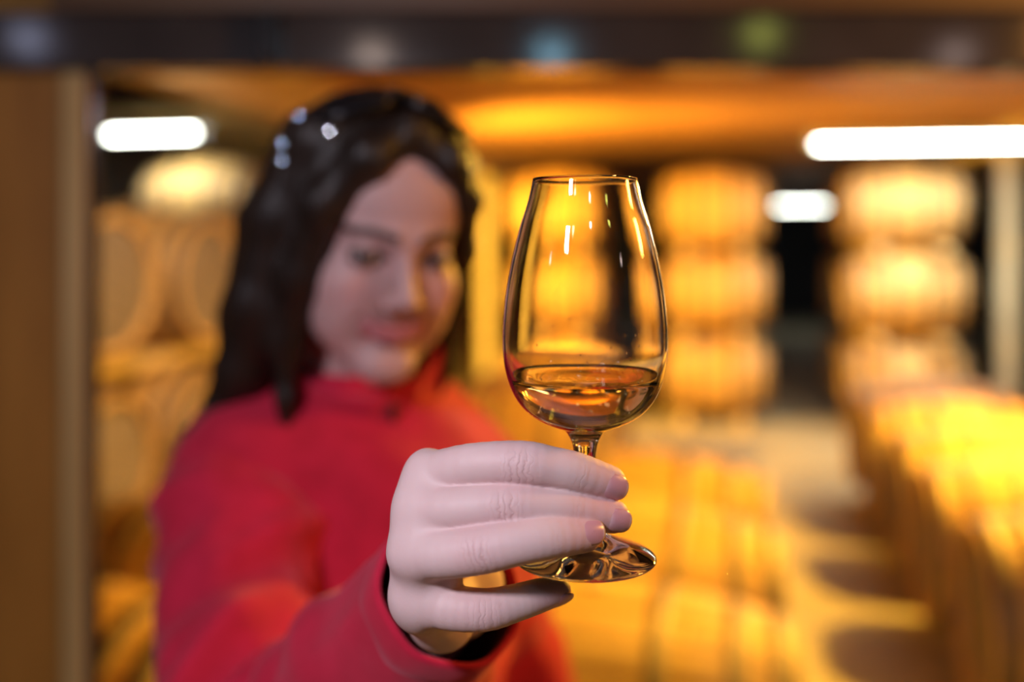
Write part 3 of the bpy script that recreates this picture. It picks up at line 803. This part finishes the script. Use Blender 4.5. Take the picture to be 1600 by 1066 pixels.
# eyes
for s in (-1, 1):
    m = lathe('eye', [(0.0124*math.sin(t), -0.0124*math.cos(t)) for t in np.linspace(0, math.pi, 17)], 24)
    m.transform(Matrix.Rotation(-math.pi/2, 4, 'X'))
    o = obj('eye', m, M['eye'], person, True)
    c = Vector(xf(MH, np.array([[s*31.0, 71.5, -1.0]]))[0]); look = (Vector((0.03, 0.1, 1.47))-c).normalized()
    o.location = c; o.rotation_mode = 'QUATERNION'; o.rotation_quaternion = look.to_track_quat('Y', 'Z')

# hair (head space, millimetres)
def hair_f(p):
    x, y, z = p[:,0], p[:,1], p[:,2]
    cap = ell(p, (0,-16,42), (88,106,90))
    cap = smax(cap, (y-(22+0.62*z))*0.85, 10)
    cap = smax(cap, -(z+40), 20)
    f = cap
    for ch in LOCKS: f = smin(f, chain(p, ch, 14), 14)
    ang = np.arctan2(x, y+16)
    f = f+0.5*np.sin(ang*34+z*0.02)+0.5*np.sin(ang*71+1.3+z*0.015)
    # keep clear of the face
    face = ell(p, (6,62,-26), (52,60,84))
    return smax(f, -face, 6)
# local +x is the picture's left (the head faces us)
LOCKS = [
 [((2,66,104),14), ((38,74,80),16), ((64,56,36),17), ((72,36,-30),18), ((77,24,-90),15), ((75,36,-140),7), ((68,50,-205),1.5)],
 [((20,20,120),16), ((66,20,84),22), ((88,6,14),24), ((98,0,-65),25), ((104,-10,-130),22), ((118,-14,-168),11), ((150,-10,-186),3)],
 [((60,-40,80),24), ((88,-40,0),24), ((94,-45,-90),26), ((100,-50,-145),19), ((122,-54,-176),7)],
 [((0,-90,60),22), ((20,-98,-20),24), ((30,-94,-110),26), ((30,-90,-160),16)],
 [((2,66,104),13), ((-34,76,82),13), ((-58,64,50),13), ((-72,38,0),12), ((-78,18,-60),12), ((-79,10,-120),11), ((-76,6,-160),6)],
 [((-30,20,114),15), ((-66,10,72),17), ((-80,-10,0),16), ((-82,-25,-80),16), ((-81,-35,-135),13), ((-80,-40,-165),6)],
 [((-50,-60,60),20), ((-64,-70,-20),22), ((-54,-78,-110),22), ((-50,-78,-155),11)],
]
Va, Fa = surface_nets(hair_f, (-118,-146,-215), (162,112,150), 3.0)
hm = fast_mesh('hair', Va*0.001, Fa)
hair = obj('hair', hm, M['hair'], person, True); hair.matrix_local = Matrix.Translation(HEADC) @ Rh @ Matrix.Scale(SC*1000, 4)

# --- jacket
def jacket_f(p):
    x, y, z = p[:,0], p[:,1], p[:,2]
    f = chain(p, [(RS,.072), (CH+(0,0,.035),.085), (LS,.072)], .04)
    f = smin(f, seg(p, CH+(0,.01,-.06), HIP, .150, .155), .08)
    f = smin(f, seg(p, CH+(.01,-.03,-.02), CH+(.0,-.05,-.16), .105, .11), .06)
    f = smin(f, seg(p, CH+(0,0,.02), NECK+(0,0.01,.0), .085, .070), .05)
    f = smin(f, chain(p, [(LS,.068),(LE,.055),(LW,.042)], .03), .04)
    g = .004*np.sin(18*x+30*z+6*np.sin(9*y))+.003*np.sin(45*z-25*x+4*np.sin(17*z))+.0025*np.sin(60*y+30*z)
    f = f+g
    f = smax(f, .80-z, .02)
    return f
Vj, Fj = surface_nets(jacket_f, (-.46,.64,.76), (.20,1.32,1.46), .008)
jacket = obj('jacket', fast_mesh('jacket', Vj, Fj), M['red'], person, True)
L = len(cpts); NA = 72
radk = np.interp(np.linspace(0,1,L), [0,.17,.33,.5,.67,.83,.97,1.0], [.062,.063,.060,.056,.053,.048,.0385,.0375])
verts, faces = [], []
fr_s = None
rr_ = np.random.default_rng(3); folds = [(rr_.uniform(.05,.95), rr_.uniform(0,6.28), rr_.uniform(-.9,.9), rr_.uniform(.011,.022), rr_.uniform(.006,.015)*rr_.choice([1,1,-0.7])) for _ in range(44)]
arc = [0.0]
for a, b in zip(cpts[:-1], cpts[1:]): arc.append(arc[-1]+(b-a).length)
for i in range(L):
    t = (cpts[min(i+1,L-1)]-cpts[max(i-1,0)]).normalized()
    s0 = fr_s if fr_s is not None else t.cross(Vector((0,0,1)))
    s = (s0-t*s0.dot(t)).normalized(); fr_s = s; u = t.cross(s)
    for k in range(NA):
        a = 2*math.pi*k/NA; d = 0.0; tt = i/(L-1)
        for (t0, a0, sl, wd, am) in folds:
            da = (a-a0+math.pi) % (2*math.pi)-math.pi
            ds = arc[i]-t0*arc[-1]-sl*0.05*da
            d += am*math.exp(-(ds/wd)**2)*math.exp(-(da/0.95)**2)
        d *= max(0.0, min(1.0, (1-tt)/0.16))
        d += 0.0012*math.sin(7*a+9*tt)*(1 if tt < .95 else 0.5)
        verts.append(cpts[i]+(s*math.cos(a)+u*math.sin(a))*(radk[i]+d))
for i in range(L-1):
    for k in range(NA):
        k2 = (k+1) % NA; faces.append((i*NA+k, i*NA+k2, (i+1)*NA+k2, (i+1)*NA+k))
sleeve = obj('sleeve', mesh('sleeve', verts, faces), M['red'], jacket, True)
# cuff: rolled hem ring + dark lining going back inside
tdir = (cpts[-1]-cpts[-4]).normalized(); s = fr_s; u = tdir.cross(s)
def ring_sweep(name, prof_, mat, parent):
    v, f = [], []
    for off, r in prof_:
        for k in range(NA):
            a = 2*math.pi*k/NA; w = 0.0012*math.sin(7*a+9)*0.5
            v.append(cpts[-1]+tdir*off+(s*math.cos(a)+u*math.sin(a))*(r+w))
    for i in range(len(prof_)-1):
        for k in range(NA): k2 = (k+1) % NA; f.append((i*NA+k, i*NA+k2, (i+1)*NA+k2, (i+1)*NA+k))
    return obj(name, mesh(name, v, f), mat, parent, True)
R0 = float(radk[-1])
ring_sweep('cuff', [(-.0215,R0+.0004),(-.0205,R0+.0012),(-.012,R0+.0012),(-.002,R0+.0008),(.0012,R0+.0002),(.002,R0-.0012),(.001,R0-.0026),(-.004,R0-.0030)], M['red'], jacket)
ring_sweep('cuff_lining', [(.000,R0-.0027),(-.01,R0-.0032),(-.05,R0-.0028),(-.09,R0-.0020)], M['lining'], jacket)
# collar: standing band around the neck, zip at the front
NKv = Vector(NECK); nb = Vector((NECK[0], NECK[1], NECK[2]))
ctop = Vector(xf(MH, np.array([[0,-14,-98.0]]))[0]); cbot = Vector(CH)+Vector((0.0,-0.01,0.075))
cdir = (ctop-cbot).normalized()
fwd = Vector((0.45,-0.89,0)); fwd = (fwd-cdir*fwd.dot(cdir)).normalized(); side = cdir.cross(fwd)
v, f = [], []
prof_c = [(0.0,.088,0),(0.25,.078,0),(0.6,.074,.002),(0.92,.075,.0),(1.0,.0745,0),(1.0,.070,0),(0.9,.0695,0),(0.4,.070,0),(0.0,.080,0)]
H_C = (ctop-cbot).length
for tt, r, _ in prof_c:
    for k in range(NA):
        a = 2*math.pi*k/NA; fr_ = math.cos(a); wob = .0025*math.sin(5*a+tt*4)+.0015*math.sin(11*a-3*tt)
        v.append(cbot+cdir*(tt*H_C*(1.0-0.10*fr_))+(fwd*math.cos(a)*1.0+side*math.sin(a)*0.98)*(r+wob))
for i in range(len(prof_c)-1):
    for k in range(NA): k2 = (k+1) % NA; f.append((i*NA+k, i*NA+k2, (i+1)*NA+k2, (i+1)*NA+k))
obj('collar', mesh('collar', v, f), M['red'], jacket, True)
# zip: short toothed strip following the front
zp = []
for t in np.linspace(0.0, 1.0, 40):
    q = (cbot+cdir*H_C*0.9).lerp(Vector(HIP)+Vector((0.03,0,0.05)), t) if False else None
zdir = fwd
def surf_out(o, d, fn, far=0.35):
    tq = far
    for _ in range(60):
        val = float(fn(np.array([o+d*tq], np.float32))[0]); 
        if val < 0.0006: break
        tq -= max(val*0.7, 0.0004)
        if tq < 0: break
    return o+d*tq
for t in np.linspace(0.0, 1.0, 46):
    base = (cbot+cdir*0.01).lerp(Vector(HIP)+Vector((0,0,0.0)), t)
    q = surf_out(base, zdir, jacket_f); zp.append(q+zdir*0.0015)
for t in np.linspace(0.15, 0.88, 14): zp.insert(0, cbot+cdir*(t*H_C*0.9)+fwd*(0.0775+0.01*max(0,0.25-t)))
obj('zipper', tube('zipper', zp, 0.0028, 8), M['lining'], jacket, True)

# trousers and shoes (below the frame, so that she stands on the floor)
def trouser_f(p):
    f = seg(p, HIP+(0,0,.02), HIP+(0,0,-.10), .145, .135)
    for sx, sy in ((-.085,-.07), (.075,.06)):
        f = smin(f, chain(p, [(HIP+(sx*.8,sy*.8,-.10),.092), (HIP+(sx*1.1,sy*1.1-.02,-.46),.068), (np.array((HIP[0]+sx*1.2, HIP[1]+sy*1.2, .07)),.056)], .03), .05)
    return smax(f, .05-p[:,2], .01)
Vq, Fq = surface_nets(trouser_f, (-.50,.76,.02), (.10,1.30,1.02), .013)
obj('trousers', fast_mesh('trousers', Vq, Fq), M['denim'], person, True)
for sx, sy in ((-.085,-.07), (.075,.06)):
    c = np.array((HIP[0]+sx*1.2, HIP[1]+sy*1.2, 0.0)); d = np.array((0.35,-0.93,0))
    def shoe_f(p, c=c, d=d):
        f = chain(p, [(c+(0,0,.048)-d*.03,.044), (c+(0,0,.045)+d*.06,.043), (c+(0,0,.034)+d*.15,.034)], .02)
        f = smin(f, seg(p, c+(0,0,.05), c+(0,0,.10), .045, .047), .03)
        return smax(f, .002-p[:,2], .004)
    Vs, Fs = surface_nets(shoe_f, tuple(c+(-.22,-.26,-.01)), tuple(c+(.22,.16,.16)), .009)
    obj('shoe', fast_mesh('shoe', Vs, Fs), M['shoe'], person, True)

# sunglasses pushed up into the hair
sg = empty('sunglasses', (0,0,0)); sg.matrix_world = Matrix.Translation(HEADC) @ Rh @ Matrix.Translation((0.004, 0.026, 0.100)) @ Matrix.Rotation(math.radians(78), 4, 'X')
setp(sg, 'dark sunglasses pushed up on top of the woman\'s hair', 'sunglasses')
for s in (-1, 1):
    v, f = [], []
    NR, NC = 6, 28
    for i in range(NR+1):
        r = i/NR
        for k in range(NC):
            a = 2*math.pi*k/NC; ex = 0.031*abs(math.cos(a))**0.8*math.copysign(1, math.cos(a)); ez = 0.023*abs(math.sin(a))**0.8*math.copysign(1, math.sin(a))
            X = s*0.036+r*ex; Z = r*ez; v.append((X, 0.026-X*X*5.5-Z*Z*4, Z))
    for i in range(NR):
        for k in range(NC): k2 = (k+1) % NC; f.append((i*NC+k, i*NC+k2, (i+1)*NC+k2, (i+1)*NC+k))
    o = obj('lens', mesh('lens', v, f), M['lens'], sg, True); md = o.modifiers.new('solid', 'SOLIDIFY'); md.thickness = 0.002
    edge = [Vector(q)+Vector((0,0.0005,0)) for q in v[NR*NC:]]; edge.append(edge[0].copy())
    obj('rim', tube('rim', edge, 0.0024, 8, up=Vector((0,1,0))), M['black'], sg, True)
    hx = s*0.066
    obj('temple_arm', tube('temple_arm', [(hx,0.026-hx*hx*5.5,0.008),(s*0.074,-0.015,0.008),(s*0.080,-0.07,0.004),(s*0.078,-0.11,-0.012),(s*0.074,-0.13,-0.03)], [.003,.003,.0026,.0026,.003], 8), M['black'], sg, True)
obj('bridge', tube('bridge', [(-0.007,0.0265,0.006),(0,0.029,0.008),(0.007,0.0265,0.006)], 0.0024, 8), M['black'], sg, True)

# small metal discs added on the hair for glints, turned to mirror the lamp
def on_hair(x, y):
    d = (P(x, y, 1.0)-cam.location).normalized(); t = 0.55
    for _ in range(200):
        q = cam.location+d*t; val = float(hair_f(xf(MHI, np.array([q])).astype(np.float32))[0])*SC
        if val < 0.0005 or t > 1.2: break
        t += max(val*0.7, 0.0005)
    return cam.location+d*(t-0.003), d
KEY = Vector((-0.42, -0.26, 1.90))
SM = [plain('bright_glint_metal', (0.80,0.82,0.88), 0.05, 1.0, 0.02), plain('dim_glint_metal', (0.22,0.25,0.32), 0.05, 1.0, 0.02)]
SGI = sg.matrix_world.inverted()
for (x, y, mi) in ((515,205,0), (467,180,1), (441,224,1), (441,250,1)):
    q, d = on_hair(x, y); nrm = ((KEY-q).normalized()-d).normalized()
    m = lathe('glint_disc', [(0.012*math.sin(t), 0.012*(math.cos(t)-1)) for t in np.linspace(0.22, 0, 7)], 24)
    m.transform(nrm.to_track_quat('Z', 'Y').to_matrix().to_4x4()); m.transform(Matrix.Translation(q)); m.transform(SGI)
    o = obj('glint_disc', m, SM[mi], sg, True); md = o.modifiers.new('solid', 'SOLIDIFY'); md.thickness = 0.001; md.offset = -1
